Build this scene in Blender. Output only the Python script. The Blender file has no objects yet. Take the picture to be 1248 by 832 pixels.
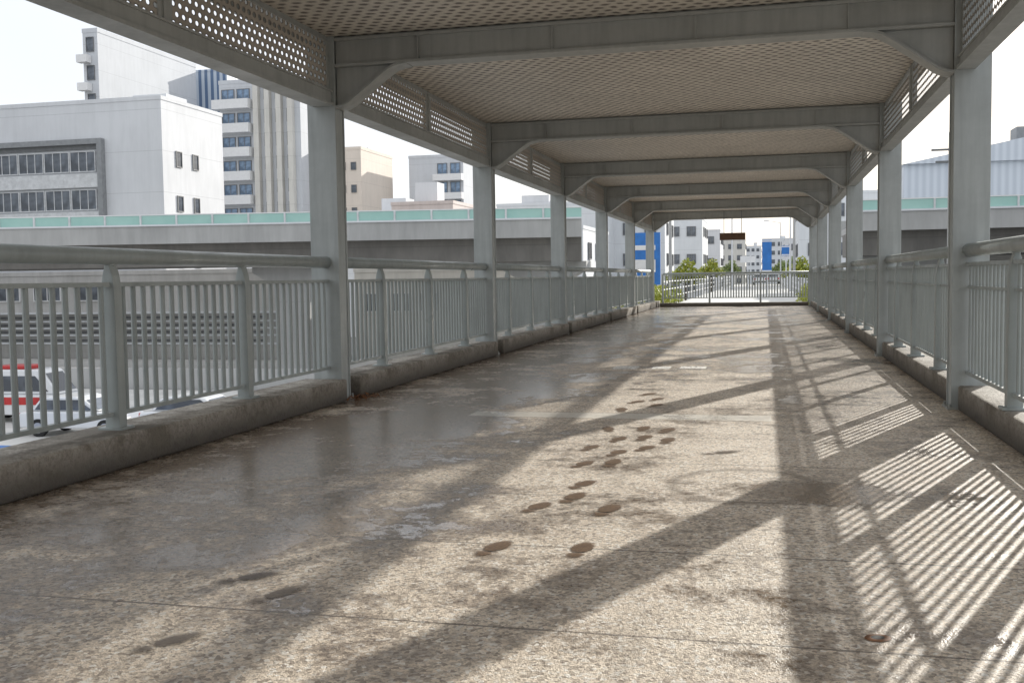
import bpy, math, random
import numpy as np
from math import sin,cos,pi,radians,sqrt
from mathutils import Vector, Matrix
random.seed(7); rng=np.random.default_rng(7)
S=bpy.context.scene
COL=S.collection
U=1.25
# ------------------------------------------------------------------ materials
class NT:
    def __init__(s,name):
        s.m=bpy.data.materials.new(name); s.m.use_nodes=True
        s.t=s.m.node_tree; s.n=s.t.nodes; s.l=s.t.links
        s.b=s.n['Principled BSDF']; s.out=s.n['Material Output']
        s.tc=s.n.new('ShaderNodeTexCoord')
    def lk(s,a,b): s.l.new(a,b)
    def noise(s,scale,detail=3,rough=.55,vec=None,dist=0):
        n=s.n.new('ShaderNodeTexNoise'); n.inputs['Scale'].default_value=scale
        n.inputs['Detail'].default_value=detail; n.inputs['Roughness'].default_value=rough
        n.inputs['Distortion'].default_value=dist
        s.lk(vec if vec is not None else s.tc.outputs['Object'],n.inputs['Vector']); return n.outputs['Fac']
    def vor(s,scale,vec=None,feature='F1'):
        n=s.n.new('ShaderNodeTexVoronoi'); n.inputs['Scale'].default_value=scale; n.feature=feature
        s.lk(vec if vec is not None else s.tc.outputs['Object'],n.inputs['Vector']); return n
    def bw(s,c):
        n=s.n.new('ShaderNodeRGBToBW'); s.lk(c,n.inputs[0]); return n.outputs[0]
    def ramp(s,f,stops):
        r=s.n.new('ShaderNodeValToRGB'); e=r.color_ramp.elements
        while len(e)<len(stops): e.new(.5)
        for k,(p,c) in enumerate(stops):
            e[k].position=p
            e[k].color=(c,c,c,1) if not isinstance(c,tuple) else (*c,1)
        s.lk(f,r.inputs['Fac']); return r.outputs['Color']
    def math(s,op,a,b=None,c=None,clamp=False):
        n=s.n.new('ShaderNodeMath'); n.operation=op; n.use_clamp=clamp
        for i,v in enumerate([a,b,c]):
            if v is None: continue
            if isinstance(v,(int,float)): n.inputs[i].default_value=v
            else: s.lk(v,n.inputs[i])
        return n.outputs[0]
    def mix(s,f,a,b,blend='MIX'):
        n=s.n.new('ShaderNodeMixRGB'); n.blend_type=blend
        for k,v in (('Fac',f),('Color1',a),('Color2',b)):
            if isinstance(v,(int,float)): n.inputs[k].default_value=v if k=='Fac' else (v,v,v,1)
            elif isinstance(v,tuple): n.inputs[k].default_value=(*v,1)
            else: s.lk(v,n.inputs[k])
        return n.outputs[0]
    def sep(s,vec=None):
        n=s.n.new('ShaderNodeSeparateXYZ'); s.lk(vec if vec is not None else s.tc.outputs['Object'],n.inputs[0]); return n.outputs
    def comb(s,x,y,z):
        n=s.n.new('ShaderNodeCombineXYZ')
        for i,v in enumerate((x,y,z)):
            if isinstance(v,(int,float)): n.inputs[i].default_value=v
            else: s.lk(v,n.inputs[i])
        return n.outputs[0]
    def bump(s,h,strength=.3,dist=.01):
        n=s.n.new('ShaderNodeBump'); n.inputs['Strength'].default_value=strength if isinstance(strength,(int,float)) else 1
        if not isinstance(strength,(int,float)): s.lk(strength,n.inputs['Strength'])
        n.inputs['Distance'].default_value=dist
        s.lk(h,n.inputs['Height']); s.lk(n.outputs[0],s.b.inputs['Normal']); return n
    def set(s,color=None,rough=None,metal=None):
        for k,v in (('Base Color',color),('Roughness',rough),('Metallic',metal)):
            if v is None: continue
            if isinstance(v,tuple): s.b.inputs[k].default_value=(*v,1)
            elif isinstance(v,(int,float)): s.b.inputs[k].default_value=v
            else: s.lk(v,s.b.inputs[k])
        return s.m
    def cut(s,m):
        tr=s.n.new('ShaderNodeBsdfTransparent'); mx=s.n.new('ShaderNodeMixShader')
        s.lk(m,mx.inputs[0]); s.lk(tr.outputs[0],mx.inputs[1]); s.lk(s.b.outputs[0],mx.inputs[2]); s.lk(mx.outputs[0],s.out.inputs[0])
    def ell(s,x,cx,cy,rx,ry):
        a=s.math('DIVIDE',s.math('SUBTRACT',x[0],cx),rx); b=s.math('DIVIDE',s.math('SUBTRACT',x[1],cy),ry)
        return s.math('SQRT',s.math('ADD',s.math('MULTIPLY',a,a),s.math('MULTIPLY',b,b)))
    def blob(s,x,cx,cy,rx,ry,amp):
        return s.math('MULTIPLY',s.math('SUBTRACT',1.,s.ell(x,cx,cy,rx,ry),clamp=True),amp)

def paint(name,c,rough=.45,dirt=.5,rust=0.0,scale=1.0):
    t=NT(name); n=t.noise(1.3*scale,4,.65); n2=t.noise(14*scale,3,.7)
    d=tuple(v*(1-dirt*.5) for v in c)
    x=t.sep(); sv=t.comb(t.math('MULTIPLY',x[0],9),t.math('MULTIPLY',x[1],9),t.math('MULTIPLY',x[2],.7))
    st=t.noise(1.5*scale,3,.6,sv)
    f=t.ramp(t.math('ADD',t.math('MULTIPLY',n,.5),t.math('MULTIPLY',st,.5)),[(.42,0.),(.64,1.)])
    col=t.mix(f,c,d)
    col=t.mix(t.ramp(n2,[(.4,0.),(.75,.35*dirt)]),col,tuple(v*.6 for v in c))
    if rust:
        rr=t.ramp(t.math('ADD',t.math('MULTIPLY',n,.5),t.math('MULTIPLY',n2,.5)),[(.66,0.),(.72,rust)])
        col=t.mix(rr,col,(.17,.10,.065))
    t.set(col,t.ramp(n,[(.3,rough-.08),(.7,rough+.2)]))
    return t.m
def plain(name,c,rough=.6,metal=0,var=.25,scale=3):
    t=NT(name); n=t.noise(scale,3,.6)
    t.set(t.mix(t.ramp(n,[(.3,0.),(.7,1.)]),c,tuple(v*(1-var) for v in c)),rough,metal); return t.m
def facade(name,c,var=.18,scale=.25,rough=.8,joint=3.1):
    t=NT(name); x=t.sep()
    v=t.comb(t.math('MULTIPLY',x[0],2.5),t.math('MULTIPLY',x[1],2.5),t.math('MULTIPLY',x[2],.35))
    st=t.noise(.8,4,.65,v); n=t.noise(scale,3,.6)
    f=t.ramp(t.math('MULTIPLY',t.math('ADD',st,n),.5),[(.4,0.),(.65,1.)])
    j=t.math('LESS_THAN',t.math('FRACT',t.math('MULTIPLY',x[2],1/joint)),.02)
    col=t.mix(f,c,tuple(q*(1-var) for q in c)); col=t.mix(t.math('MULTIPLY',j,.3),col,tuple(q*.5 for q in c))
    return t.set(col,rough)

M={}
M['steel']=paint('grey_green_steel_paint',(.45,.478,.468),.40,.4,.35)
M['steel_beam']=paint('grey_beam_paint',(.44,.45,.43),.5,.4,.35)
M['rail']=paint('grey_rail_paint',(.38,.412,.40),.33,.4,.3)
M['dark']=plain('dark_void',(.02,.02,.02),.6)
M['rubber']=plain('tyre_rubber',(.02,.02,.02),.8)
M['hub']=plain('wheel_metal',(.5,.5,.52),.3,.8)

def perforated(name,c,ax,pitch,r,see,hole=None,jit=0.0):
    t=NT(name); x=t.sep()
    u=t.math('DIVIDE',x[ax[0]],pitch*1.3); v=t.math('DIVIDE',x[ax[1]],pitch)
    if jit:
        jn=t.noise(9,2,.6); jm=t.noise(8,2,.6,t.comb(t.math('ADD',x[0],31.),x[1],0.))
        u=t.math('ADD',u,t.math('MULTIPLY',jn,jit)); v=t.math('ADD',v,t.math('MULTIPLY',jm,jit))
    row=t.math('FLOOR',v)
    off=t.math('MULTIPLY',t.math('FLOORED_MODULO',row,2.),.5)
    uu=t.math('SUBTRACT',t.math('FRACT',t.math('ADD',u,off)),.5)
    vv=t.math('SUBTRACT',t.math('FRACT',v),.5)
    d=t.math('SQRT',t.math('ADD',t.math('MULTIPLY',uu,uu),t.math('MULTIPLY',vv,vv)))
    n=t.noise(.8,4,.6)
    col=t.mix(t.ramp(n,[(.35,0.),(.7,1.)]),c,tuple(q*.78 for q in c))
    if see:
        hd=t.ramp(d,[(r,0.),(r+.14,1.)])
        t.set(t.mix(hd,tuple(q*.35 for q in c),col),.5)
        t.cut(t.math('GREATER_THAN',d,r))
    else:
        n2=t.noise(26,4,.8)
        hd=t.ramp(t.math('ADD',d,t.math('MULTIPLY',t.math('SUBTRACT',n2,.5),.6)),[(r-.12,0.),(r+.09,1.)])
        col=t.mix(t.ramp(n2,[(.38,0.),(.7,.55)]),col,tuple(q*.5 for q in c))
        s2=t.math('LESS_THAN',t.math('FRACT',t.math('DIVIDE',x[1],2.0833)),.012)
        col=t.mix(hd,hole,col)
        col=t.mix(t.math('MULTIPLY',s2,.6),col,tuple(q*.5 for q in c))
        t.set(col,.6)
    return t.m
M['perf']=perforated('perforated_steel_sheet',(.56,.50,.43),(1,2),.074,.26,True)
M['perf_open']=perforated('open_perforated_steel_sheet',(.56,.50,.43),(1,2),.074,.45,True)
M['ceil']=perforated('perforated_tan_ceiling',(.85,.785,.69),(0,1),.108,.29,False,(.17,.145,.12),.5)

def floor_mat():
    t=NT('wet_aggregate_concrete'); x=t.sep()
    n=t.noise(.75,6,.68,dist=.5); n2=t.noise(2.3,5,.65); fine=t.noise(85,2,.7); med=t.noise(22,3,.65); m2=t.noise(6,5,.75)
    agv=t.bw(t.vor(62).outputs['Color']); agf=t.bw(t.vor(150).outputs['Color'])
    c1=(.95,.83,.68); c2=(.74,.62,.49)
    col=t.mix(t.ramp(n2,[(.35,0.),(.68,1.)]),c1,c2)
    col=t.mix(t.ramp(agv,[(.20,.7),(.40,0.)]),col,(.24,.19,.15))
    col=t.mix(t.ramp(agf,[(.22,.55),(.42,0.)]),col,(.28,.225,.175))
    col=t.mix(t.ramp(agv,[(.66,0.),(.85,.75)]),col,(.97,.94,.88))
    col=t.mix(t.ramp(med,[(.50,0.),(.78,.45)]),col,(.42,.335,.255))
    biasL=t.ramp(t.math('DIVIDE',t.math('MULTIPLY',x[0],-1.),5.),[(.42,0.),(.62,.12)])
    biasF=t.ramp(t.math('DIVIDE',x[1],30.),[(.25,0.),(.6,.05)])
    ws=t.math('ADD',t.math('ADD',t.math('MULTIPLY',n,.7),t.math('MULTIPLY',n2,.3)),t.math('ADD',biasL,biasF))
    for b in ((-2.9,8.4,1.1,1.8,.20),(-1.85,5.3,.75,1.1,.18),(.5,6.1,.85,.45,.26),(-.5,14.8,1.3,2.4,.12),(-3.2,6.6,.8,1.0,.16),(-2.3,6.9,.6,.7,.17),(-2.4,11.5,1.0,2.0,.13)):
        ws=t.math('ADD',ws,t.blob(x,*b))
    wse=t.math('ADD',ws,t.math('ADD',t.math('MULTIPLY',t.math('SUBTRACT',med,.5),.18),t.math('MULTIPLY',t.math('SUBTRACT',m2,.5),.38)))
    wet=t.ramp(wse,[(.50,0.),(.60,1.)])
    pud=t.ramp(wse,[(.605,0.),(.635,1.)])
    col=t.mix(wet,col,t.mix(1.,col,(.44,.40,.365),'MULTIPLY'))
    sv=t.comb(t.math('MULTIPLY',x[0],5),t.math('MULTIPLY',x[1],.5),0)
    g=t.ramp(t.noise(1.,4,.7,sv),[(.57,0.),(.74,.5)])
    col=t.mix(g,col,(.21,.17,.13))
    rd=t.math('ABSOLUTE',t.math('SUBTRACT',t.math('ADD',t.ell(x,-.12,6.25,.42,.50),t.math('MULTIPLY',t.math('SUBTRACT',m2,.5),.35)),1.))
    col=t.mix(t.ramp(rd,[(.03,.55),(.14,0.)]),col,(.17,.125,.085))
    wob=t.math('MULTIPLY',t.math('SUBTRACT',med,.5),.014)
    fy=t.math('FRACT',t.math('DIVIDE',t.math('ADD',t.math('ADD',x[1],wob),-9.15+11.25),1.125))
    j=t.math('LESS_THAN',fy,.013)
    col=t.mix(t.math('MULTIPLY',j,.7),col,(.10,.08,.06))
    yo=t.math('ABSOLUTE',t.math('SUBTRACT',t.math('ADD',x[1],t.math('MULTIPLY',wob,6)),9.22))
    s2=t.math('LESS_THAN',t.math('ABSOLUTE',t.math('ADD',x[0],1.3)),1.35)
    strip=t.math('MULTIPLY',t.math('LESS_THAN',yo,.17),s2)
    edge=t.math('MULTIPLY',t.math('LESS_THAN',yo,.22),s2)
    col=t.mix(t.math('MULTIPLY',edge,.4),col,(.30,.25,.19))
    col=t.mix(t.math('MULTIPLY',strip,t.ramp(m2,[(.3,.85),(.7,.45)])),col,(.92,.88,.79))
    rg=t.mix(wet,.60,.25); rg=t.mix(pud,rg,.06)
    rg=t.mix(t.math('MULTIPLY',fine,.18),rg,.8)
    t.set(col,rg)
    t.lk(t.mix(wet,.5,1.0),t.b.inputs['Specular IOR Level'])
    h=t.math('ADD',t.math('MULTIPLY',agv,.8),t.math('MULTIPLY',fine,.6))
    st=t.mix(pud,t.mix(wet,1.,.65),.15)
    t.bump(h,st,.011)
    return t.m
M['floor']=floor_mat()
def kerb_mat():
    t=NT('weathered_kerb_concrete'); x=t.sep(); n=t.noise(2.2,6,.75); n2=t.noise(35,3,.7)
    col=t.mix(t.ramp(n,[(.36,0.),(.58,1.)]),(.56,.51,.44),(.20,.175,.14))
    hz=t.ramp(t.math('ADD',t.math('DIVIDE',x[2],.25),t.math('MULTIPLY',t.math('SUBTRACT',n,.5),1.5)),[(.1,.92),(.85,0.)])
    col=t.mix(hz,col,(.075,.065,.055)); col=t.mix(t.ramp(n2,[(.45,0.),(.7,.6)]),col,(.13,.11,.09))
    t.set(col,.8); t.bump(t.math('ADD',n2,n),.9,.02); return t.m
M['kerb']=kerb_mat()
def ground_mat():
    t=NT('asphalt_ground'); n=t.noise(.12,4,.6); n2=t.noise(6,3,.7)
    col=t.mix(t.ramp(n,[(.35,0.),(.65,1.)]),(.24,.24,.24),(.16,.16,.16)); col=t.mix(t.ramp(n2,[(.4,0.),(.7,.4)]),col,(.27,.27,.26))
    t.set(col,.85); return t.m
M['ground']=ground_mat()
M['pave']=plain('pale_paving',(.66,.65,.62),.8,0,.18,.8)
M['white_wall']=facade('white_facade',(.72,.74,.76),.10)
M['tower_wall']=facade('pale_tower_facade',(.60,.62,.65),.10)
M['grey_wall']=facade('grey_facade',(.70,.71,.73),.12)
M['slab_wall']=facade('pale_slab_wall',(.54,.53,.51),.25,.3,.8,.62)
M['cream_wall']=facade('cream_facade',(.70,.68,.63))
M['peach_wall']=facade('peach_facade',(.78,.69,.60),.1)
M['pink_wall']=facade('pink_facade',(.66,.57,.53))
M['dark_frame']=plain('dark_grey_cladding',(.20,.205,.21),.6)
M['mid_frame']=plain('mid_grey_cladding',(.31,.32,.33),.6)
M['conc']=facade('viaduct_concrete',(.46,.46,.45),.22,.3)
M['girder_brown']=facade('viaduct_girder',(.22,.21,.195),.3,.3)
M['shutter']=plain('pale_spandrel',(.72,.73,.74),.7)
def glass_mat(name,c,rough=.12):
    t=NT(name); n=t.noise(.9,2,.5); t.set(t.mix(t.ramp(n,[(.4,0.),(.6,1.)]),c,tuple(v*2.2+.02 for v in c)),rough); return t.m
M['glass']=glass_mat('window_glass',(.06,.07,.085))
M['blueglass']=glass_mat('blue_window_glass',(.10,.15,.22))
def teal_mat():
    t=NT('teal_barrier_panel'); n=t.noise(.7,3,.6)
    t.set(t.mix(n,(.27,.50,.45),(.44,.65,.59)),.25); return t.m
M['teal']=teal_mat()
def striped():
    t=NT('blue_vertical_stripes'); x=t.sep()
    f=t.math('LESS_THAN',t.math('FRACT',t.math('DIVIDE',t.math('ADD',x[0],x[1]),.95)),.5)
    t.set(t.mix(f,(.46,.52,.60),(.10,.16,.27)),.35); return t.m
M['stripe']=striped()
def corrug():
    t=NT('corrugated_cladding'); x=t.sep()
    f=t.math('FRACT',t.math('DIVIDE',x[0],.5)); h=t.math('ABSOLUTE',t.math('SUBTRACT',f,.5))
    t.set(t.mix(t.ramp(h,[(.1,0.),(.4,1.)]),(.57,.62,.69),(.68,.73,.80)),.5); return t.m
M['corr']=corrug()
M['blue']=plain('blue_sign_paint',(.03,.20,.60),.4)
M['white']=plain('white_paint',(.80,.80,.80),.5,0,.08)
M['brown']=plain('brown_sign',(.14,.075,.04),.5)
M['red']=plain('red_paint',(.55,.03,.03),.35)
M['rust']=plain('rust_stain',(.34,.15,.06),.7,0,.6,30)
def worn():
    t=NT('worn_white_road_paint'); n=t.noise(18,4,.75)
    t.set((.95,.93,.88),.7); t.cut(t.ramp(n,[(.38,0.),(.50,1.)])); return t.m
M['worn']=worn()
def mud(name,a,b,amp,e0):
    t=NT(name); g=t.n.new('ShaderNodeNewGeometry'); P=g.outputs['Position']
    n=t.noise(60,3,.7,P); n2=t.noise(22,4,.8,P); x=t.sep()
    t.set(t.mix(t.ramp(n,[(.35,0.),(.7,1.)]),a,b),.45); t.b.inputs['Specular IOR Level'].default_value=.3
    wz=t.math('MULTIPLY',t.math('SUBTRACT',1.,t.math('DIVIDE',t.math('ABSOLUTE',t.math('ADD',x[1],.045)),.06),clamp=True),.026)
    u=t.math('DIVIDE',x[0],t.math('SUBTRACT',.064,wz)); v=t.math('DIVIDE',x[1],.175)
    d=t.math('SQRT',t.math('ADD',t.math('MULTIPLY',u,u),t.math('MULTIPLY',v,v)))
    gap=t.math('MULTIPLY',t.math('SUBTRACT',1.,t.math('DIVIDE',t.math('ABSOLUTE',t.math('ADD',x[1],.06)),.02),clamp=True),.8)
    d=t.math('ADD',t.math('ADD',d,gap),t.math('MULTIPLY',t.math('SUBTRACT',n2,.5),.7))
    t.cut(t.math('MULTIPLY',t.ramp(d,[(e0,1.),(1.02,0.)]),amp)); return t.m
M['mud']=mud('damp_mud_print',(.13,.078,.045),(.26,.17,.10),.9,.74)
M['mudg']=mud('grey_damp_print',(.12,.095,.072),(.22,.175,.135),.75,.55)
def leafm(name,a,b):
    t=NT(name); n=t.noise(2.5,2,.6)
    t.set(t.mix(t.ramp(n,[(.35,0.),(.65,1.)]),a,b),.6); return t.m
M['leaf_y']=leafm('yellow_green_leaves',(.46,.46,.06),(.22,.28,.04))
M['leaf_g']=leafm('green_leaves',(.15,.22,.07),(.26,.31,.10))
M['bark']=plain('bark',(.09,.065,.045),.9)

# ------------------------------------------------------------------ mesh helpers
def mk(name,V,F,mat,parent=None,bevel=0,smooth=False,mi=None,loc=None):
    me=bpy.data.meshes.new(name); me.from_pydata([tuple(v) for v in V],[],F); me.update()
    mats=mat if isinstance(mat,list) else [mat]
    for m in mats: me.materials.append(M[m] if isinstance(m,str) else m)
    if mi is not None: me.polygons.foreach_set('material_index',mi)
    if smooth: me.polygons.foreach_set('use_smooth',[True]*len(me.polygons))
    o=bpy.data.objects.new(name,me); COL.objects.link(o)
    if parent: o.parent=parent
    if loc: o.location=loc
    if bevel:
        b=o.modifiers.new('bevel','BEVEL'); b.width=bevel; b.segments=2; b.limit_method='ANGLE'
    return o
BF=[(0,3,2,1),(4,5,6,7),(0,1,5,4),(1,2,6,5),(2,3,7,6),(3,0,4,7)]
def boxV(b):
    x0,x1,y0,y1,z0,z1=b
    return [(x0,y0,z0),(x1,y0,z0),(x1,y1,z0),(x0,y1,z0),(x0,y0,z1),(x1,y0,z1),(x1,y1,z1),(x0,y1,z1)]
def boxes(name,bs,mat,parent=None,bevel=0,scale=1.0,mi=None):
    V=[];F=[];I=[]
    for k,b in enumerate(bs):
        o=len(V); V+=[tuple(c*scale for c in v) for v in boxV(b)]; F+=[tuple(i+o for i in f) for f in BF]
        if mi: I+=[mi[k]]*6
    return mk(name,V,F,mat,parent,bevel,mi=I if mi else None)
def cylVF(p0,p1,r0,r1=None,n=10,V=None,F=None):
    if r1 is None: r1=r0
    p0=Vector(p0);p1=Vector(p1);d=(p1-p0).normalized()
    a=d.orthogonal().normalized();b=d.cross(a);o=len(V)
    for p,r in((p0,r0),(p1,r1)):
        for i in range(n):
            t=2*pi*i/n; V.append(tuple(p+a*(r*cos(t))+b*(r*sin(t))))
    for i in range(n): F.append((o+i,o+(i+1)%n,o+n+(i+1)%n,o+n+i))
    F.append(tuple(o+i for i in range(n))[::-1]); F.append(tuple(o+n+i for i in range(n)))
def prism(poly,axis,a,b,V,F):
    o=len(V);n=len(poly)
    for c in (a,b):
        for p in poly:
            V.append((p[0],c,p[1]) if axis=='y' else ((c,p[0],p[1]) if axis=='x' else (p[0],p[1],c)))
    for i in range(n): F.append((o+i,o+(i+1)%n,o+n+(i+1)%n,o+n+i))
    F.append(tuple(o+i for i in range(n))[::-1]); F.append(tuple(o+n+i for i in range(n)))
def empty(name,loc=(0,0,0)):
    e=bpy.data.objects.new(name,None); e.location=loc; COL.objects.link(e); e.empty_display_size=.3; return e
def tag(o,label,cat,group=None):
    o['label']=label; o['category']=cat
    if group: o['group']=group
    return o
def struct(o,label=None):
    o['kind']='structure'
    if label: o['label']=label
    return o
def clone(root,loc,rot=0):
    r=root.copy(); COL.objects.link(r); r.location=loc; r.rotation_euler[2]=rot
    for c in list(root.children):
        cc=c.copy(); COL.objects.link(cc); cc.parent=r
        for d in list(c.children):
            dd=d.copy(); COL.objects.link(dd); dd.parent=cc
    return r

# ------------------------------------------------------------------ walkway (h units * U)
XL,XR,Y1,SP,W,D=-3.44,1.31,8.03,5.0,.25,.19
KL,KR=-3.37,1.35
YC=[Y1+SP*i for i in range(-2,6)]
YEND=34.0
fl=boxes('walkway_floor',[(-3.95,1.95,-9,YEND+1.2,-.28,0)],'floor',scale=U); struct(fl,'wet stained concrete walkway floor')
for side in (-1,1):
    for i in range(len(YC)):
        y0=(YC[i]+D+.05); y1=(YC[i+1]-.05) if i+1<len(YC) else YEND+.3
        if side<0: b=(KL-.38,KL,y0,y1,0.003,.186)
        else: b=(KR,KR+.40,y0,y1,0.003,.182)
        k=boxes('kerb',[b],'kerb',bevel=.018,scale=U)
        tag(k,'weathered dark-stained concrete kerb under the railing','kerb','concrete kerbs along the walkway')

def make_column(x0,y):
    e=empty('column',((x0+W/2)*U,(y+D/2)*U,0))
    w,d=W*U/2,D*U/2
    V=[];F=[]
    for b in [(-w,w,-d,-d+.022,.02,3.0*U),(-w,w,d-.022,d,.02,3.0*U),(-w+.012,w-.012,-d+.022,d-.022,.02,3.0*U)]:
        o=len(V);V+=boxV(b);F+=[tuple(i+o for i in f) for f in BF]
    mk('shaft',V,F,'steel',e,bevel=.005)
    V=[];F=[];V+=boxV((-w-.03,w+.03,-d-.03,d+.03,.002,.022));F+=list(BF)
    for sx in(-1,1):
        for sy in(-1,1): cylVF((sx*(w+.012),sy*(d+.012),.02),(sx*(w+.012),sy*(d+.012),.05),.012,n=6,V=V,F=F)
    mk('base_plate',V,F,'steel_beam',e)
    return e
c0=make_column(0,0)
first=True
for side,x0 in ((-1,XL-W),(1,XR)):
    for y in YC:
        loc=((x0+W/2)*U,(y+D/2)*U,0)
        c=c0 if first else clone(c0,loc); c.location=loc; first=False
        tag(c,'grey-green painted steel column on the walkway edge','column','steel columns carrying the canopy')

def make_beam():
    e=empty('roof_beam')
    z0,z1=2.75*U,3.0*U; d=D*U
    L,R=XL*U,XR*U
    boxes('beam_web',[(L,R,.045,d-.045,z0+.03,z1)],'steel_beam',e)
    boxes('beam_flange',[(L,R,.0,d,z0,z0+.03),(L,R,.0,d,z1-.05,z1-.02)],'steel_beam',e,bevel=.004)
    st=[]
    for x in np.linspace(L+.9,R-.9,4): st.append((x-.006,x+.006,.012,.045,z0+.03,z1-.05))
    boxes('stiffener',st,'steel_beam',e)
    for sg,X in((1,L),(-1,R)):
        pts=[(0,2.42*U),(.05*U,2.427*U),(.11*U,2.455*U),(.42*U,2.68*U),(.49*U,2.722*U),(.56*U,2.744*U),(.62*U,2.748*U),(0,2.748*U)]
        poly=[(X+sg*a,b) for a,b in pts]
        V=[];F=[];prism(poly,'y',.06,d-.06,V,F)
        n=len(pts)-1
        for k in range(n-1):
            a,b=pts[k],pts[k+1]
            o=len(V)
            for yy in(0.004,d-.004):
                V+= [(X+sg*a[0],yy,a[1]-.004),(X+sg*b[0],yy,b[1]-.004),(X+sg*b[0],yy,b[1]+.022),(X+sg*a[0],yy,a[1]+.022)]
            F+=[(o,o+1,o+2,o+3),(o+7,o+6,o+5,o+4),(o,o+4,o+5,o+1),(o+3,o+2,o+6,o+7),(o,o+3,o+7,o+4),(o+1,o+5,o+6,o+2)]
        mk('haunch',V,F,'steel_beam',e)
    return e
b0=make_beam()
for k,y in enumerate(YC):
    b=b0 if k==0 else clone(b0,(0,y*U,0)); b.location=(0,y*U,0)
    tag(b,'grey steel cross beam with diagonal end haunches','beam','cross beams under the canopy ceiling')

for i in range(-1,len(YC)):
    if i<0: y0,y1=YC[0]-2,YC[0]-.001
    else: y0=YC[i]+.001; y1=YC[i+1]-.001 if i+1<len(YC) else YC[-1]+.8
    c=boxes('ceiling_panel',[(XL-.2,XR+.2,y0,y1,3.0,3.03)],'ceil',scale=U)
    tag(c,'tan perforated metal ceiling panel between the beams','ceiling','perforated ceiling panels of the canopy')
r=boxes('canopy_roof',[(XL-.32,XR+.22,YC[0]-2,YC[-1]+.85,3.032,3.10),(XL-.34,XL-.32,YC[0]-2,YC[-1]+.85,2.96,3.14),(XR+.22,XR+.24,YC[0]-2,YC[-1]+.85,3.0,3.14)],'steel_beam',scale=U)
tag(r,'long flat grey metal canopy roof over the walkway','roof')

def make_girder(side):
    e=empty('side_girder')
    x0,x1=(XL-.17,XL-.03) if side<0 else (XR+.03,XR+.12)
    xi=x1 if side<0 else x0
    y0,y1=D+.002,SP-.002
    zt=2.55 if side<0 else 2.52
    boxes('lower_chord',[(x0,x1,y0,y1,2.46,zt),(x0-.02,x1+.02,y0,y1,2.435,2.46),(x0-.01,x1+.015,y0,y1,zt,zt+.015)],'steel_beam',e,scale=U)
    boxes('upper_chord',[(x0+.03,x1-.03,y0,y1,2.96,2.999)],'steel_beam',e,scale=U)
    ym=(y0+y1)/2;zb=zt+.015
    fr=[]
    xf0,xf1=(xi-.05,xi-.015) if side<0 else (xi+.015,xi+.05)
    for a,b in((y0,ym-.03),(ym+.03,y1)):
        fr+=[(xf0,xf1,a,a+.05,zb,2.96),(xf0,xf1,b-.05,b,zb,2.96),(xf0,xf1,a+.05,b-.05,zb,zb+.015),(xf0,xf1,a+.05,b-.05,2.945,2.96)]
        xm=(xf0+xf1)/2+(.012 if side<0 else -.012)
        boxes('perforated_panel',[(xm-.002,xm+.002,a+.05,b-.05,zb+.015,2.945)],'perf' if side<0 else 'perf_open',e,scale=U)
    fr+=[(xf0-.02,xf1+.012,ym-.03,ym+.03,zb,2.96)]
    boxes('panel_frame',fr,'steel_beam',e,scale=U)
    return e
for side in(-1,1):
    g0=make_girder(side)
    for k,y in enumerate(YC[:-1]):
        g=g0 if k==0 else clone(g0,(0,y*U,0)); g.location=(0,y*U,0)
        tag(g,'grey steel side girder with perforated panels between columns','girder','side girders joining the columns')

def post_mesh(x,y,side,V,F):
    poly=[(-.05,.188),(.05,.188),(.045,.98),(.034,1.05),(.014,1.11),(-.014,1.11),(-.034,1.05),(-.045,.98)]
    o=len(V);n=len(poly)
    for c in(-.036,.036):
        for p in poly: V.append(((x+p[0]*.9)*U,(y+c*1.0)*U,p[1]*U))
    for i in range(n): F.append((o+i,o+(i+1)%n,o+n+(i+1)%n,o+n+i))
    F.append(tuple(o+i for i in range(n))[::-1]); F.append(tuple(o+n+i for i in range(n)))
    b=len(V); V+= [tuple(c*U for c in v) for v in boxV((x-.075,x+.075,y-.065,y+.065,.183,.200))]; F+=[tuple(i+b for i in f) for f in BF]
def picket_panel(x,a,b,parent,axis='y',zt=1.0,mid=False,pitch=.116,r=.013):
    V=[];F=[]
    def pt(s,q,z): return ((q)*U,(s)*U,z*U) if axis=='y' else ((s)*U,q*U,z*U)
    rails=[(zt-.015,zt+.01,.024),(.262,.287,.02)]
    if mid: rails.append((.882,.900,.014))
    for z0,z1,hw in rails:
        o=len(V)
        bx=boxV((x-hw,x+hw,a,b,z0,z1)) if axis=='y' else boxV((a,b,x-hw,x+hw,z0,z1))
        V+=[tuple(c*U for c in v) for v in bx]; F+=[tuple(i+o for i in f) for f in BF]
    n=max(2,int(round((b-a)/pitch)))
    for k in range(n):
        s=a+(k+.5)*(b-a)/n
        cylVF(pt(s,x,.28),pt(s,x,zt-.01),r*U,n=8,V=V,F=F)
    return mk('picket_panel',V,F,'rail',parent)
def handrail(p0,p1,parent,r=.048):
    V=[];F=[];cylVF(p0,p1,r*U,n=18,V=V,F=F)
    o=mk('handrail',V,F,'rail',parent,smooth=True)
    for p in o.data.polygons:
        if len(p.vertices)>4: p.use_smooth=False
    return o
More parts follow.
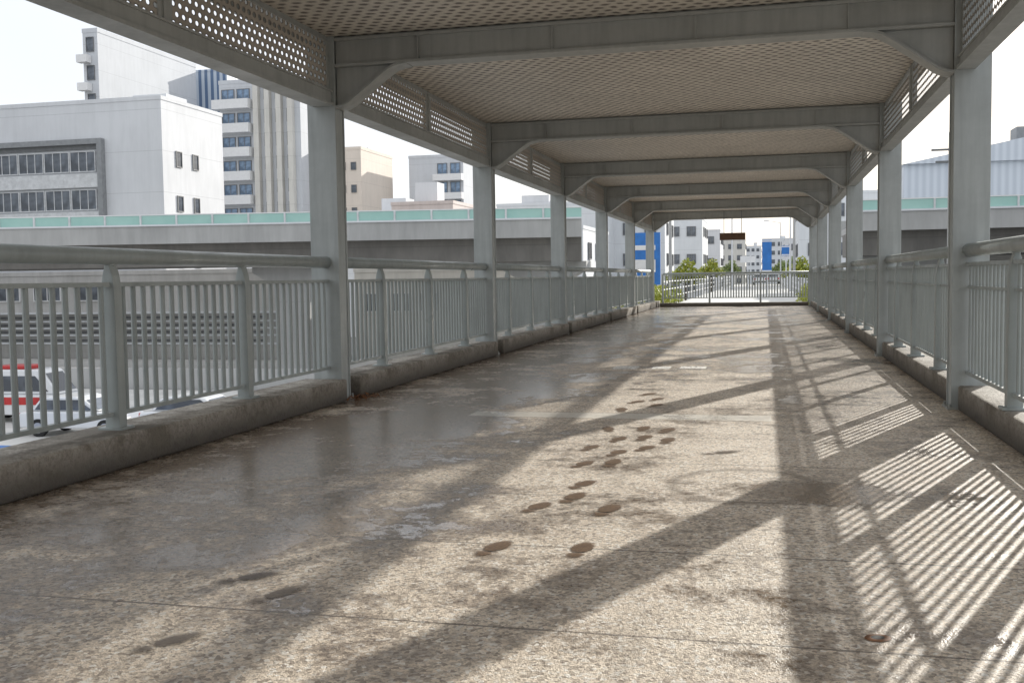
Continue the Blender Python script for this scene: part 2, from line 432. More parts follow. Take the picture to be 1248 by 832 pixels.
for side in(-1,1):
    x=(XL-.115) if side<0 else (XR+.115)
    for i in range(len(YC)):
        y0=YC[i]+D; y1=YC[i+1] if i+1<len(YC) else YEND
        e=empty('railing',(0,0,0))
        if i==len(YC)-1: posts=[]
        elif i==1: posts=[YC[i]+.57,YC[i]+2.07,YC[i]+3.57]
        else: posts=[YC[i]+1.25,YC[i]+2.69,YC[i]+4.05]
        handrail((x*U,(y0-.01)*U,1.154*U),(x*U,(y1+.01)*U,1.154*U),e)
        ys=[y0-.04]+posts+[y1+.04]
        for a,b in zip(ys[:-1],ys[1:]): picket_panel(x,a+.05,b-.05,e,zt=1.0 if side<0 else 1.055,mid=side>0,r=.016 if side<0 else .0125,pitch=.102 if side<0 else .112)
        for y in posts:
            V=[];F=[];post_mesh(x,y,side,V,F);
            cylVF((x*U,y*U,1.10*U),(x*U,y*U,1.13*U),.03,n=8,V=V,F=F)
            mk('railing_post',V,F,'rail',e,bevel=.004)
        tag(e,'grey painted picket railing with round top handrail','railing','picket railings between the columns')
e=empty('railing')
xs=[-3.25,-1.75,-.15,KR-.02]
handrail((xs[0]*U,YEND*U,1.06*U),(xs[-1]*U,YEND*U,1.06*U),e,.035)
for a,b in zip(xs[:-1],xs[1:]): picket_panel(YEND,a+.05,b-.05,e,'x',pitch=.085,r=.02)
for q in xs:
    boxes('railing_post',[(q-.03,q+.03,YEND-.03,YEND+.03,.1,1.05)],'rail',e,scale=U)
tag(e,'grey picket railing closing the end of the walkway','railing')
k=boxes('kerb',[(KL+.03,KR-.03,YEND-.12,YEND+.12,.003,.12)],'kerb',bevel=.01,scale=U)
tag(k,'low dark kerb below the end railing','kerb')

e=empty('hanging_sign')
boxes('sign_board',[(-1.38,-.60,32.9,32.96,2.08,2.30)],'brown',e,scale=U)
V=[];F=[]
for xx in(-1.25,-.72): cylVF((xx*U,32.93*U,2.30*U),(xx*U,32.93*U,2.99*U),.012,V=V,F=F)
mk('hanger_rod',V,F,'dark_frame',e)
tag(e,'small brown signboard hanging under the canopy end','sign')

# footprints
def shoe(name,cx,cy,ang,mat,scale=1.0):
    V=[];F=[];n=32;V.append((0,0,.0035))
    for i in range(n):
        t=2*pi*i/n
        V.append((.10*cos(t),.225*sin(t),.0035))
    for i in range(n): F.append((0,1+i,1+(i+1)%n))
    o=mk(name,V,F,mat); o.location=(cx*U,cy*U,0); o.rotation_euler[2]=ang; o.scale=(scale,scale,1)
    tag(o,'damp muddy shoe print on the concrete floor' if mat=='mud' else 'faint grey shoe print on the concrete floor','footprint','shoe prints along the walkway')
prints=[(-.98,3.66,-.25,'mud'),(-.66,3.70,-.1,'mud'),(-.66,4.36,-.2,'mud'),(-.97,4.36,-.3,'mud'),(-.85,4.58,-.2,'mud'),(-.86,4.88,-.3,'mud'),
 (-.95,5.42,-.3,'mud'),(-.80,5.48,-.1,'mud'),(-1.0,5.95,-.2,'mud'),(-.82,5.80,-.25,'mud'),(-.68,5.98,-.3,'mud'),(-.88,6.28,-.2,'mud'),(-.73,6.38,-.15,'mud'),(-.58,6.28,-.1,'mud'),(-1.0,6.7,.2,'mud'),(-.78,6.76,-.1,'mud'),(-.62,6.70,-.2,'mud'),
 (-.24,5.9,-.9,'mudg'),(-1.0,8.2,-.4,'mud'),(-.86,8.4,-.3,'mud'),(-.97,8.75,-.4,'mud'),(-.83,8.0,-.3,'mud'),(-1.05,7.7,.1,'mud'),(-1.52,2.98,-.4,'mudg'),(-1.70,3.14,-.8,'mudg'),(-1.62,2.52,-.5,'mudg')]
for p in prints: shoe('footprint',*p,scale=random.uniform(.9,1.05))
# drain
e=empty('floor_drain',(.30*U,2.94*U,0)); e.rotation_euler[2]=.5
V=[];F=[];n=24
for r_,z in((.042,.002),(.032,.005),(.022,.004)):
    for i in range(n): V.append((r_*cos(2*pi*i/n)*1.1,r_*sin(2*pi*i/n)*.9,z))
for k in range(2):
    for i in range(n): F.append((k*n+i,k*n+(i+1)%n,(k+1)*n+(i+1)%n,(k+1)*n+i))
mk('drain_ring',V,F,'rust',e,smooth=True)
V=[(.0,.0,.0035)]+[(.022*cos(2*pi*i/n)*1.1,.022*sin(2*pi*i/n)*.9,.0038) for i in range(n)];F=[(0,1+i,1+(i+1)%n) for i in range(n)]
mk('drain_hole',V,F,'dark',e)
tag(e,'small rusty oval drain hole in the floor','drain')
V=[];F=[]
for k in range(90):
    x=(-3.34+random.gauss(0,.06))*U;y=(8.20+random.gauss(0,.10))*U;s=random.uniform(.015,.04);a=random.uniform(0,6.28);z=random.uniform(.006,.03);tl=random.uniform(-.02,.02)
    o=len(V);V+=[(x+s*cos(a),y+s*sin(a),z+tl),(x+s*.5*cos(a+1.57),y+s*.5*sin(a+1.57),z),(x-s*cos(a),y-s*sin(a),max(.004,z-tl)),(x-s*.5*cos(a+1.57),y-s*.5*sin(a+1.57),z+.004)];F.append((o,o+1,o+2,o+3))
o=mk('leaf_litter',V,F,'rust'); o['kind']='stuff'; o['label']='rusty brown leaf litter at the column foot'

# ------------------------------------------------------------------ surroundings
GZ=-4.3
g=mk('ground',[(-2500,-800,GZ),(2500,-800,GZ),(2500,4000,GZ),(-2500,4000,GZ)],[(0,1,2,3)],'ground'); struct(g,'asphalt street level ground')
def sheet(name,x0,x1,y0,y1,z,mat):
    o=mk(name,[(x0,y0,z),(x1,y0,z),(x1,y1,z),(x0,y1,z)],[(0,1,2,3)],mat); return struct(o)
sheet('pavement',-90,-8,56,66,GZ+.12,'pave')
sheet('parking_lot',-75,-6,10,48,GZ+.004,'pave')
sheet('parking_marking',-30,-22,25,30.5,GZ+.008,'blue')
for k in range(20): sheet('road_marking',-80+k*8,-76+k*8,51,51.2,GZ+.008,'white')
for (a,b,y0,y1) in((-1.62,-1.35,11.1,11.5),(-1.2,-1.0,11.15,11.45),(-.9,-.62,11.2,11.5)): sheet('floor_marking',a*U,b*U,y0*U,y1*U,.004,'worn')

def window_mesh(w,h,glass='glass',frame='dark_frame',mull=1):
    V=[];F=[];I=[]
    def add(b,m):
        o=len(V);V.extend(boxV(b));F.extend([tuple(i+o for i in f) for f in BF]);I.extend([m]*6)
    add((-w/2,w/2,-.02,.05,0,h),0)
    t=.07
    add((-w/2-t,-w/2,-.08,.05,-t,h+t),1);add((w/2,w/2+t,-.08,.05,-t,h+t),1)
    add((-w/2,w/2,-.08,.05,-t,0),1);add((-w/2,w/2,-.08,.05,h,h+t),1)
    for k in range(mull):
        x=-w/2+(k+1)*w/(mull+1); add((x-.03,x+.03,-.05,-.021,0,h),1)
    me=bpy.data.meshes.new('window');me.from_pydata(V,[],F)
    me.materials.append(M[glass]);me.materials.append(M[frame]);me.polygons.foreach_set('material_index',I);me.update()
    return me
WM={}
def win(parent,x,y,z,w,h,face='front',glass='glass',frame='dark_frame',mull=1):
    key=(w,h,glass,frame,mull)
    if key not in WM: WM[key]=window_mesh(*key)
    o=bpy.data.objects.new('window',WM[key]);COL.objects.link(o);o.parent=parent
    o.location=(x,y,z)
    if face=='right': o.rotation_euler[2]=pi/2
    if face=='left': o.rotation_euler[2]=-pi/2
    return o
def bld(name,x0,x1,y0,y1,z1,mat,label,parapet=.6,roofbits=2,z0=GZ):
    e=empty(name,((x0+x1)/2,(y0+y1)/2,z0))
    V=[];F=[]
    cx,cy=(x0+x1)/2,(y0+y1)/2
    def add(b):
        o=len(V);V.extend([(v[0]-cx,v[1]-cy,v[2]-z0) for v in boxV(b)]);F.extend([tuple(i+o for i in f) for f in BF])
    add((x0,x1,y0,y1,z0,z1))
    t=.3
    for b in[(x0-.05,x1+.05,y0-.05,y0+t,z1,z1+parapet),(x0-.05,x1+.05,y1-t,y1+.05,z1,z1+parapet),(x0-.05,x0+t,y0+t,y1-t,z1,z1+parapet),(x1-t,x1+.05,y0+t,y1-t,z1,z1+parapet)]: add(b)
    mk('wall',V,F,mat,e)
    for k in range(roofbits):
        rx=random.uniform(x0+2,x1-2)-cx if x1-x0>5 else 0; ry=random.uniform(y0+1.5,y1-2)-cy
        s=random.uniform(.8,1.6)
        boxes('roof_unit',[(rx-s,rx+s,ry-s,ry+s,z1-z0+.002,z1-z0+random.uniform(1,2.2))],'grey_wall',e)
    tag(e,label,'building')
    return e,(cx,cy,z0)
def wgrid(e,c,face,u0,u1,nu,z0,z1,nz,w,h,fixed,**k):
    for i in range(nu):
        u=u0+(i+.5)*(u1-u0)/nu
        for j in range(nz):
            z=z0+j*(z1-z0)/max(1,nz-1) if nz>1 else z0
            if face=='front': win(e,u-c[0],fixed-c[1],z-c[2],w,h,'front',**k)
            else: win(e,fixed-c[0],u-c[1],z-c[2],w,h,face,**k)

# A
e,c=bld('office_building',-85,-44,70,79,15.0,'grey_wall','large pale grey block with ribbon windows',.3,0)
boxes('window_surround',[(-85-c[0],-48.9-c[0],69.5-c[1],70-c[1]-.002,11.9-c[2],12.3-c[2]),(-49.3-c[0],-48.9-c[0],69.5-c[1],69.998-c[1],6.2-c[2],11.9-c[2])],'mid_frame',e)
for zz in(7.0,9.9):
    for k in range(14):
        xx=-50.8-k*2.3; win(e,xx-c[0],69.93-c[1],zz-c[2],2.1,1.45,glass='glass',frame='shutter',mull=2)
boxes('spandrel',[(-85-c[0],-49.4-c[0],69.7-c[1],69.998-c[1],8.65-c[2],9.7-c[2]),(-85-c[0],-49.4-c[0],69.7-c[1],69.998-c[1],6.2-c[2],6.8-c[2])],'shutter',e)
boxes('dark_band',[(-85-c[0],-49.4-c[0],69.85-c[1],69.996-c[1],11.55-c[2],11.9-c[2])],'dark_frame',e)
for yy in(72.2,74.6): 
    for zz in(2.5,6.8,10.2): win(e,-43.99-c[0],yy-c[1],zz-c[2],.7,1.1,'right',mull=0)
boxes('roof_unit',[(-49-c[0],-46-c[0],74-c[1],77-c[1],15.302-c[2],16.2-c[2])],'white_wall',e)
# podium
e,c=bld('low_building',-80,-30,66.2,69.3,1.9,'slab_wall','low pale block with horizontal ledges beneath the highway',.3,0)
boxes('ledge',[(-79.8-c[0],-30.2-c[0],66.2-d-c[1],66.198-c[1],z-c[2],z+.12-c[2]) for z,d in((-.9,.8),(-1.5,.5),(-2.0,.5),(-2.5,.5),(-3.1,.5))],'white_wall',e)
boxes('dark_band',[(-79-c[0],-34-c[0],66.1-c[1],66.199-c[1],z-c[2],z+.14-c[2]) for z in(-1.25,-1.8,-2.3,-2.9)],'dark_frame',e)
for x in(-55,-51.5,-48): win(e,x-c[0],66.15-c[1],.1-c[2],2.2,1.1,frame='white',mull=1)
# B
e,c=bld('apartment_tower',-79.3,-77.3,110,132,31.2,'tower_wall','tall plain white slab tower block',.5,0)
wgrid(e,c,'front',-79.1,-77.5,1,19,29,4,.9,1.6,109.95,mull=0)
boxes('balcony',[(-79.6-c[0],-78.2-c[0],109-c[1],109.94-c[1],z-c[2],z+.9-c[2]) for z in(17.6,21,24.3,27.6)],'white',e)
wgrid(e,c,'right',126,131.5,3,17,23,3,.6,.9,-77.28,mull=0)
boxes('roof_mast',[(-78.1-c[0],-78-c[0],113-c[1],113.1-c[1],31.2-c[2],34-c[2])],'grey_wall',e)
# striped
e,c=bld('office_tower',-79.2,-73.6,134,142,31,'stripe','blue and grey vertically striped office tower',.3,0)
# C
e,c=bld('apartment_tower',-69.9,-58.4,125,136,27.2,'tower_wall','white apartment tower with balconies and dark windows',.5,0)
for z in np.arange(-1,26,3.1):
    boxes('balcony',[(-70.3-c[0],-65.1-c[0],123.6-c[1],124.99-c[1],z-c[2],z+1.2-c[2])],'white',e)
    win(e,-68.6-c[0],124.95-c[1],z+1.3-c[2],1.7,1.3,glass='blueglass'); win(e,-66.4-c[0],124.95-c[1],z+1.3-c[2],1.7,1.3,glass='blueglass')
boxes('vertical_fin',[(x-c[0],x+.7-c[0],124.2-c[1],124.99-c[1],0,27.2-c[2]) for x in(-64.7,-63.1,-61.5,-59.9)],'cream_wall',e)
wgrid(e,c,'front',-64.0,-59.2,3,1,25,9,.45,1.6,124.97,mull=0,glass='glass')
# D
e,c=bld('apartment_building',-58,-52.2,130,142,18.6,'peach_wall','peach rendered apartment block with small windows',.4,1)
wgrid(e,c,'front',-55.5,-52.5,2,1,16,6,.6,.9,129.95,mull=0)
e,c=bld('small_building',-34,-28,92,100,8.2,'pink_wall','small pinkish building with flat roof',.3,1)
wgrid(e,c,'front',-33.5,-28.5,2,5.5,5.5,1,1.2,1.2,91.95)
e,c=bld('small_building',-40,-34.4,95,104,7.4,'white_wall','small white building beside the viaduct',.3,1)
e,c=bld('apartment_building',-49,-41,140,152,18.3,'tower_wall','white apartment block with rows of balconies',.4,2)
wgrid(e,c,'front',-45,-41.2,2,3,16,6,1.3,1.4,139.95,glass='blueglass')
boxes('balcony',[(-45.2-c[0],-41-c[0],139-c[1],139.94-c[1],z-c[2],z+.9-c[2]) for z in np.linspace(2,15,6)],'white',e)
e,c=bld('warehouse',-29,-17,112,125,9.2,'white_wall','low pale warehouse beyond the viaduct',.3,1)
e,c=bld('shop_building',-28,-15,68,76,1.8,'cream_wall','low cream building behind the viaduct',.3,1)
wgrid(e,c,'front',-27.5,-15.5,6,-.9,-.9,1,1.3,1.2,67.95,frame='white')
# H right with shallow gable
e,c=bld('warehouse',9.7,46,80,96,8.9,'corr','large pale blue corrugated metal warehouse with shallow gable',.1,0)
V=[];F=[];prism([(9.6-c[0],9.01-c[2]),(46-c[0],9.01-c[2]),(28-c[0],12.6-c[2])],'y',79.7-c[1],96.2-c[1],V,F);mk('roof',V,F,'corr',e)
boxes('roof_unit',[(17.4-c[0],18.4-c[0],81-c[1],83-c[1],10.3-c[2],11.5-c[2])],'mid_frame',e)
e,c=bld('shop_building',8.2,12.5,66,74,4.5,'white_wall','small white building behind the viaduct',.3,0)
wgrid(e,c,'front',8.6,12.2,3,-1,2,2,.9,1.1,65.95)
e,c=bld('shop_building',13,30,68,76,2.0,'cream_wall','low cream building behind the viaduct',.3,1)
wgrid(e,c,'front',13.5,29,8,-1.5,-1.5,1,1.2,1.2,67.95)

vis=[(-26,-14.5,84,98,5.2,'white_wall'),(-22,-11.2,120,132,12,'white_wall'),(-17,-9.0,155,170,9.5,'white_wall'),(-15,-8.5,205,220,9.8,'grey_wall'),(-16,-5.5,300,315,11,'cream_wall'),
     (3.6,12,120,135,10,'white_wall'),(4.6,14,165,180,7.8,'peach_wall'),(4.2,12,240,255,9,'grey_wall'),(-1.2,9,390,405,14,'white_wall'),(-30,-12,420,440,16,'grey_wall'),(-12,-2,520,540,15,'white_wall')]
for k,(a,b,y0,y1,z,m) in enumerate(vis):
    e,c=bld('street_building',a,b,y0,y1,z,m,{'white_wall':'white multi-storey building along the street','grey_wall':'grey multi-storey building along the street','cream_wall':'cream multi-storey building along the street','peach_wall':'peach coloured building along the street'}[m],.3,1)
    nz=max(2,int((z+1)/3)); nu=max(2,int((b-a)/2.2))
    wgrid(e,c,'front',a+.4,b-.4,nu,-1,z-2.4,nz,1.2,1.3,y0-.05)
    if b<0: wgrid(e,c,'right',y0+1,y1-1,3,-1,z-2.4,nz,1.2,1.3,b+.05)
    else: wgrid(e,c,'left',y0+1,y1-1,3,-1,z-2.4,nz,1.2,1.3,a-.05)

# viaducts
def viaduct(PL,piers,label):
    def strip(name,prof,mat,parent):
        V=[];F=[];n=len(prof)
        for k,(x,y) in enumerate(PL):
            a=Vector(PL[max(0,k-1)]);b=Vector(PL[min(len(PL)-1,k+1)]);d=(b-a).normalized();nn=Vector((-d.y,d.x))
            for (o,z) in prof: V.append((x+nn.x*o,y+nn.y*o,z))
        for k in range(len(PL)-1):
            for i in range(n): F.append((k*n+i,k*n+(i+1)%n,(k+1)*n+(i+1)%n,(k+1)*n+i))
        F.append(tuple(range(n))[::-1]);F.append(tuple((len(PL)-1)*n+i for i in range(n)))
        return mk(name,V,F,mat,parent)
    e=empty('elevated_highway')
    strip('deck',[(.0,3.55),(9,3.55),(9,3.9),(0,3.9)],'conc',e)
    strip('parapet',[(-.25,3.5),(.0,3.5),(.0,4.5),(-.25,4.5)],'conc',e)
    strip('parapet',[(9.002,3.5),(9.25,3.5),(9.25,4.5),(9.002,4.5)],'conc',e)
    strip('parapet_cap',[(-.33,4.501),(.08,4.501),(.08,4.6),(-.33,4.6)],'white_wall',e)
    strip('girder',[(1.0,2.2),(8.,2.2),(8.3,3.549),(.7,3.549)],'girder_brown',e)
    strip('barrier_panel',[(-.14,4.602),(-.10,4.602),(-.10,5.12),(-.14,5.12)],'teal',e)
    strip('barrier_rail',[(-.17,5.121),(-.07,5.121),(-.07,5.18),(-.17,5.18)],'white',e)
    V=[];F=[]
    for (x0,y0),(x1,y1) in zip(PL[:-1],PL[1:]):
        L=math.hypot(x1-x0,y1-y0);n=int(L/2)
        for k in range(n):
            t=k/n;x=x0+(x1-x0)*t;y=y0+(y1-y0)*t
            o=len(V);V+=boxV((x-.05,x+.05,y-.22,y-.13,4.602,5.12));F+=[tuple(i+o for i in f) for f in BF]
    p=mk('barrier_post',V,F,'shutter',e);p['kind']='stuff'
    for x,y in piers:
        V=[];F=[]
        prism([(x-2.6,2.198),(x+2.6,2.198),(x+2.6,1.8),(x+1.2,1.0),(x+.9,GZ),(x-.9,GZ),(x-1.2,1.0),(x-2.6,1.8)],'y',y-.9,y+.9,V,F)
        mk('pier',V,F,'conc',e)
    tag(e,label,'viaduct')
viaduct([(-150,30),(-43,51.5),(-10,57.5)],((-75,49),(-27.5,58),(-12.8,61)),'elevated concrete highway with teal noise barrier panels')
viaduct([(4.6,58.8),(90,58.8)],((7.5,63),(40,63)),'elevated concrete ramp with teal barrier by the warehouse')

o=boxes('approach_path',[(-4.1,2.0,YEND*U+1.6,150,-.5,-.06)],'pave'); struct(o,'pale paved path beyond the walkway')
for sx in(-4.3,2.05):
    e=empty('guard_fence')
    V=[];F=[]
    for k in range(28):
        y=45+k*3.6; cylVF((sx,y,-.5),(sx,y,1.0),.035,n=6,V=V,F=F)
    for z in(.3,.65,1.0): cylVF((sx,44.5,z),(sx,145,z),.025,n=6,V=V,F=F)
    mk('fence_rail',V,F,'white',e); tag(e,'white tubular guard fence beside the path','fence','guard fences along the path')
for (x0,x1) in((-8.5,-4.5),(2.2,6)):
    o=boxes('planter',[(x0,x1,43.8,60,GZ,-.1)],'conc'); tag(o,'raised concrete planter beside the path','planter','raised planters')

def foliage(name,blobs,n,leaf,mat,label,cat,trunk=None,group=None):
    e=empty(name,blobs[0][:3])
    V=[];F=[]
    ox,oy,oz=blobs[0][:3]
    w=np.array([b[3]*b[4]*b[5] for b in blobs]);w=w/w.sum()
    for k in range(n):
        b=blobs[rng.choice(len(blobs),p=w)]
        d=rng.normal(size=3);d/=np.linalg.norm(d);r=rng.random()**.4
        p=np.array(b[:3])+d*r*np.array(b[3:6])-np.array((ox,oy,oz))
        a=rng.normal(size=3);a/=np.linalg.norm(a);bb=np.cross(a,rng.normal(size=3));bb/=np.linalg.norm(bb)
        s=leaf*(.6+rng.random()*.8);o=len(V)
        V+= [tuple(p-a*s),tuple(p+bb*s*.5),tuple(p+a*s),tuple(p-bb*s*.5)];F.append((o,o+1,o+2,o+3))
    mk('crown' if trunk else 'leaves',V,F,mat,e)
    if trunk:
        V=[];F=[];x,y,z0,z1,r=trunk
        top=Vector((x-ox,y-oy,z1-oz));cylVF((x-ox,y-oy,z0-oz),top,r,r*.6,V=V,F=F)
        for b in blobs: cylVF(top-Vector((0,0,.4)),(b[0]-ox,b[1]-oy,b[2]-oz),r*.45,r*.12,n=6,V=V,F=F)
        mk('trunk',V,F,'bark',e)
    tag(e,label,cat,group); return e
for k in range(5):
    y=44.8+k*2.4
    foliage('shrub',[(-4.9+random.uniform(-.2,.2),y,.25,.8,1.2,.55),(-4.6,y+.8,.1,.5,.8,.5),(-6.2,y-.4,.3,.9,.8,.7)],900,.09,'leaf_y','yellow-green leafy shrub in the raised planter','shrub',group='shrubs in the planters')
for k in range(4):
    y=45+k*2.4
    foliage('shrub',[(2.2,y,.2,.8,1.1,.65),(3.2,y+.8,.4,.7,.8,.75)],800,.09,'leaf_y','yellow-green leafy shrub in the raised planter','shrub',group='shrubs in the planters')
for (x,y,h,m) in((-7.4,100,2.7,'leaf_y'),(-7.0,140,3.3,'leaf_y'),(3.5,112,2.9,'leaf_y'),(3.6,150,3.6,'leaf_g'),(-6,190,3.8,'leaf_g'),(2.8,200,3.8,'leaf_g')):
    bl=[(x,y,h-1.2,1.2,1.2,.9),(x+1.,y+.3,h-1.7,.9,.9,.7),(x-1.,y-.3,h-1.6,.9,1.,.7),(x+.2,y,h-.4,.7,.7,.6)]
    foliage('street_tree',bl,1200,.16,m,'leafy street tree with a slender trunk','tree',trunk=(x,y,GZ,h-2.0,.14),group='street trees')

def lamp(x,y,z0,h):
    e=empty('street_lamp',(x,y,z0));V=[];F=[]
    cylVF((0,0,0),(0,0,h),.09,.05,V=V,F=F);cylVF((0,0,h),(-1.5,0,h+.3),.04,.03,V=V,F=F)
    mk('pole',V,F,'grey_wall',e);boxes('lamp_head',[(-2.0,-1.4,-.12,.12,h+.22,h+.36)],'white',e)
    tag(e,'tall grey street lamp with a curved arm','street lamp','street lamps along the path')
for x,y,z0,h in((-2.9,95,-.06,8),(1.8,80,-.06,6.5),(1.8,130,-.06,7.5),(-4.6,150,GZ,14)): lamp(x,y,z0,h)
def sign(name,x,y,z0,z1,w,mat,label,lines=True,z=-.06):
    e=empty(name,(x,y,z));V=[];F=[]
    cylVF((0,0.06,0),(0,0.06,z1-z),.05,V=V,F=F);mk('pole',V,F,'grey_wall',e)
    boxes('sign_board',[(-w/2,w/2,-.04,.0,z0-z,z1-z)],mat,e)
    if lines: boxes('sign_border',[(-w/2,w/2,-.05,-.041,z1-z-.12,z1-z-.04),(-w/2,w/2,-.05,-.041,z0-z+.04,z0-z+.12)],'white',e)
    tag(e,label,'sign')
sign('banner_sign',.1,70,1.4,3.5,.6,'blue','tall narrow blue banner sign on a pole')
sign('road_sign',1.6,85,2.7,3.5,.7,'blue','square blue road sign on a pole')
sign('road_sign',-1.6,100,2.4,3.0,1.4,'white','small white sign board on a pole',False)
e=empty('billboard',(-7.35,66,GZ))
boxes('sign_board',[(-1.0,.9,-.1,.1,5.0,8.3)],'blue',e);boxes('sign_stripe',[(-.7,.6,-.13,-.101,7.2,7.5),(-.7,.6,-.13,-.101,5.8,6.6)],'white',e)
boxes('pole',[(-.08,.08,-.08,.08,0,5.0)],'grey_wall',e)
tag(e,'blue and white upright billboard beside the street','billboard')
for x,y,h in((-7.5,85,8),(2.6,100,9),(9,56.0,8.2)):
    e=empty('utility_pole',(x,y,GZ));V=[];F=[]
    cylVF((0,0,0),(0,0,h+4.3),.16,.1,V=V,F=F);mk('pole',V,F,'conc',e)
    boxes('cross_arm',[(-.9,.9,-.05,.05,h+3.4,h+3.5),(-.7,.7,-.05,.05,h+2.8,h+2.9)],'dark_frame',e)
    tag(e,'grey concrete utility pole with cross arms','utility pole','utility poles')

def carpaint(name,c): 
    t=NT(name);n=t.noise(2,2,.5);t.set(t.mix(n,c,tuple(v*.85 for v in c)),.28);t.b.inputs['Coat Weight'].default_value=.4;return t.m
M['car_white']=carpaint('white_car_paint',(.78,.79,.80));M['car_silver']=carpaint('silver_car_paint',(.52,.54,.56))
def car(x,y,z,rot,paintm,label,van=False,stripe=False):
    e=empty('parked_car' if not van else 'parked_van',(x,y,z));e.rotation_euler[2]=rot
    if van:
        low=[(-2.35,.35),(-2.4,.8),(-2.35,1.15),(1.9,1.15),(2.3,1.0),(2.4,.6),(2.35,.3)]
        cab=[(-2.33,1.152),(-2.25,2.05),(-2.1,2.15),(1.0,2.15),(1.25,2.08),(1.95,1.152)]
        wz=1.28,1.9; gl=[(-2.12,wz[0]),(-2.08,wz[1]),(.95,wz[1]),(1.5,wz[0])]
    else:
        low=[(-2.15,.32),(-2.2,.6),(-2.12,.88),(-1.6,.93),(.85,.95),(1.85,.80),(2.15,.62),(2.15,.32)]
        cab=[(-1.75,.932),(-1.35,1.36),(-1.0,1.46),(.1,1.46),(.4,1.38),(1.05,.952)]
        wz=.98,1.36; gl=[(-1.55,wz[0]),(-1.25,wz[1]-.02),(.22,wz[1]),(.8,wz[0])]
    V=[];F=[];prism(low,'y',-.86,.86,V,F);mk('body',V,F,paintm,e,bevel=.06)
    V=[];F=[];prism(cab,'y',-.74,.74,V,F);mk('cabin',V,F,paintm,e,bevel=.06)
    for s in(-1,1):
        V=[];F=[];a=.745*s;prism(gl,'y',min(a,a+.012*s),max(a,a+.012*s),V,F);mk('side_window',V,F,'glass',e)
    for (p,q,sg) in(((cab[-1][0],cab[-1][1]),(cab[-2][0],cab[-2][1]),1),((cab[0][0],cab[0][1]),(cab[1][0],cab[1][1]),-1)):
        o=.015*sg
        a=(p[0]+(q[0]-p[0])*.12+o,p[1]+(q[1]-p[1])*.12+.01);b2=(p[0]+(q[0]-p[0])*.9+o,p[1]+(q[1]-p[1])*.9+.01)
        mk('windscreen',[(a[0],-.66,a[1]),(a[0],.66,a[1]),(b2[0],.6,b2[1]),(b2[0],-.6,b2[1])],[(0,1,2,3)],'glass',e)
    for wx in(-1.35,1.35):
        for s in(-1,1):
            V=[];F=[];cylVF((wx,s*.70,.33),(wx,s*.89,.33),.33,n=20,V=V,F=F);w=mk('wheel',V,F,'rubber',e)
            V=[];F=[];cylVF((wx,s*.89,.33),(wx,s*.905,.33),.2,n=16,V=V,F=F);mk('rim',V,F,'hub',w)
    fx=2.18 if not van else 2.41
    for s in(-1,1):
        boxes('headlight',[(fx-.06,fx,s*.62-.16,s*.62+.16,.58,.74)],'white',e,bevel=.02)
        boxes('tail_light',[(-fx-.01,-fx+.06,s*.68-.12,s*.68+.12,.62,.86 if not van else 1.3)],'red',e,bevel=.02)
    boxes('front_bumper',[(fx-.1,fx+.03,-.8,.8,.3,.5)],'dark_frame',e,bevel=.03)
    boxes('rear_bumper',[(-fx-.03,-fx+.1,-.8,.8,.3,.5)],'dark_frame',e,bevel=.03)
    if stripe:
        for s in(-1,1): boxes('side_stripe',[(-2.2,2.1,min(s*.862,s*.885),max(s*.862,s*.885),.75,1.05)],'red',e)
        boxes('roof_light_bar',[(-.9,.6,-.5,.5,2.152,2.30)],'red',e,bevel=.04)
    tag(e,label,'van' if van else 'car','cars parked below the walkway')
car(-29.6,36.4,GZ,0.1,'car_white','white van with red stripe and red roof light bar',True,True)
car(-24.6,33.4,GZ,.05,'car_white','white car with dark windows parked in the lot')
car(-20.0,34.0,GZ,.05,'car_white','white saloon car parked in the lot')
car(-.6,135,-.06,1.57,'car_white','white car on the far path')
car(1.0,145,-.06,1.57,'car_silver','silver car on the far path')
o=boxes('boundary_wall',[(-70,-12,48.2,48.5,GZ,GZ+1.1)],'conc');tag(o,'low concrete boundary wall around the parking lot','wall')

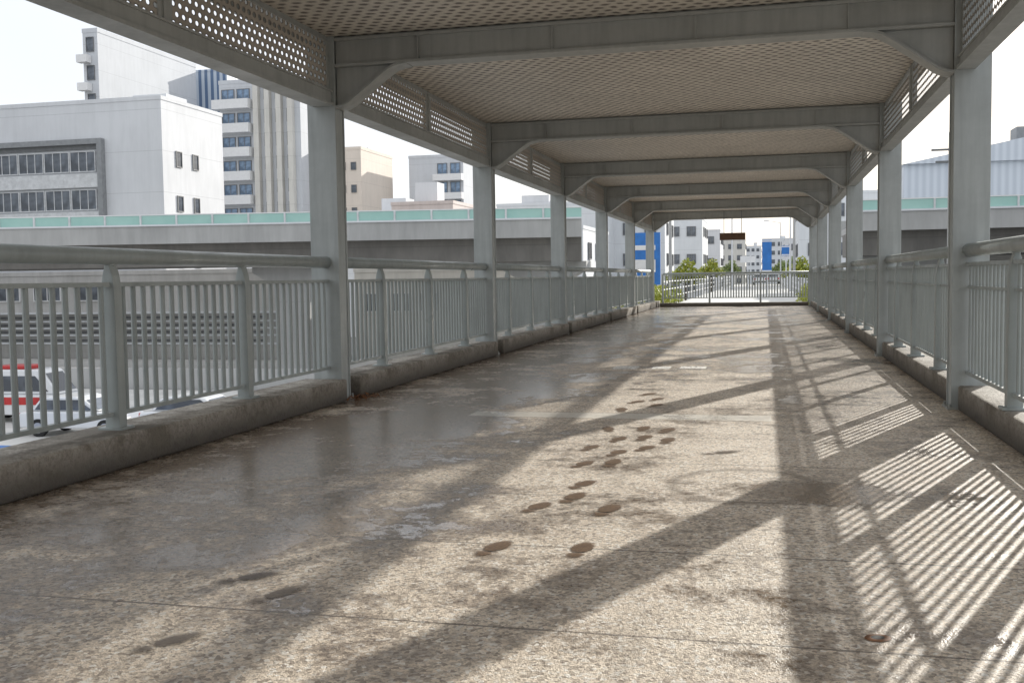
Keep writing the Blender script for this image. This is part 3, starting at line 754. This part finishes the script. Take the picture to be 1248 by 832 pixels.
# ------------------------------------------------------------------ world & sun
dx,dy=1.12,2.72
az=math.atan2(dx,dy); el=math.atan2(1,math.hypot(dx,dy))
w=bpy.data.worlds.new("World");S.world=w;w.use_nodes=True
nt=w.node_tree;bg=nt.nodes['Background'];sky=nt.nodes.new('ShaderNodeTexSky');sky.sky_type='NISHITA';sky.sun_disc=False
sky.sun_elevation=el;sky.sun_rotation=az;sky.air_density=1.0;sky.dust_density=1.5;sky.ozone_density=1.0
tc=nt.nodes.new('ShaderNodeTexCoord');nz=nt.nodes.new('ShaderNodeTexNoise');nz.inputs['Scale'].default_value=2.2;nz.inputs['Detail'].default_value=6
nt.links.new(tc.outputs['Generated'],nz.inputs['Vector'])
rp=nt.nodes.new('ShaderNodeValToRGB');rp.color_ramp.elements[0].position=.3;rp.color_ramp.elements[0].color=(.74,)*3+(1,);rp.color_ramp.elements[1].position=.7;rp.color_ramp.elements[1].color=(.95,)*3+(1,)
nt.links.new(nz.outputs['Fac'],rp.inputs['Fac'])
mx=nt.nodes.new('ShaderNodeMixRGB');mx.inputs['Color2'].default_value=(7.2,7.4,7.75,1)
nt.links.new(rp.outputs['Color'],mx.inputs['Fac']);nt.links.new(sky.outputs[0],mx.inputs['Color1'])
nt.links.new(mx.outputs[0],bg.inputs[0]);bg.inputs[1].default_value=.15
ld=bpy.data.lights.new('sun','SUN');ld.energy=5;ld.angle=radians(.5);ld.color=(1,.955,.87)
lo=bpy.data.objects.new('sun',ld);COL.objects.link(lo)
lo.rotation_euler=Vector((-dx,-dy,-1)).to_track_quat('-Z','Y').to_euler();lo.location=(20,50,30)

# camera
yaw,pitch,roll=.2406,.0610,-.0147
fwd=Vector((-sin(yaw)*cos(pitch),cos(yaw)*cos(pitch),-sin(pitch)));right=Vector((cos(yaw),sin(yaw),0));up=right.cross(fwd)
r_=cos(roll)*right+sin(roll)*up;u_=-sin(roll)*right+cos(roll)*up
cd=bpy.data.cameras.new('camera');cam=bpy.data.objects.new('camera',cd);COL.objects.link(cam)
m=Matrix((r_,u_,-fwd)).transposed().to_4x4();m.translation=Vector((0,0,1.25));cam.matrix_world=m
cd.sensor_width=36;cd.lens=1261/1248*36;cd.clip_end=6000;cd.clip_start=.05
S.camera=cam
S.view_settings.view_transform='Standard';S.view_settings.look='None';S.view_settings.exposure=0
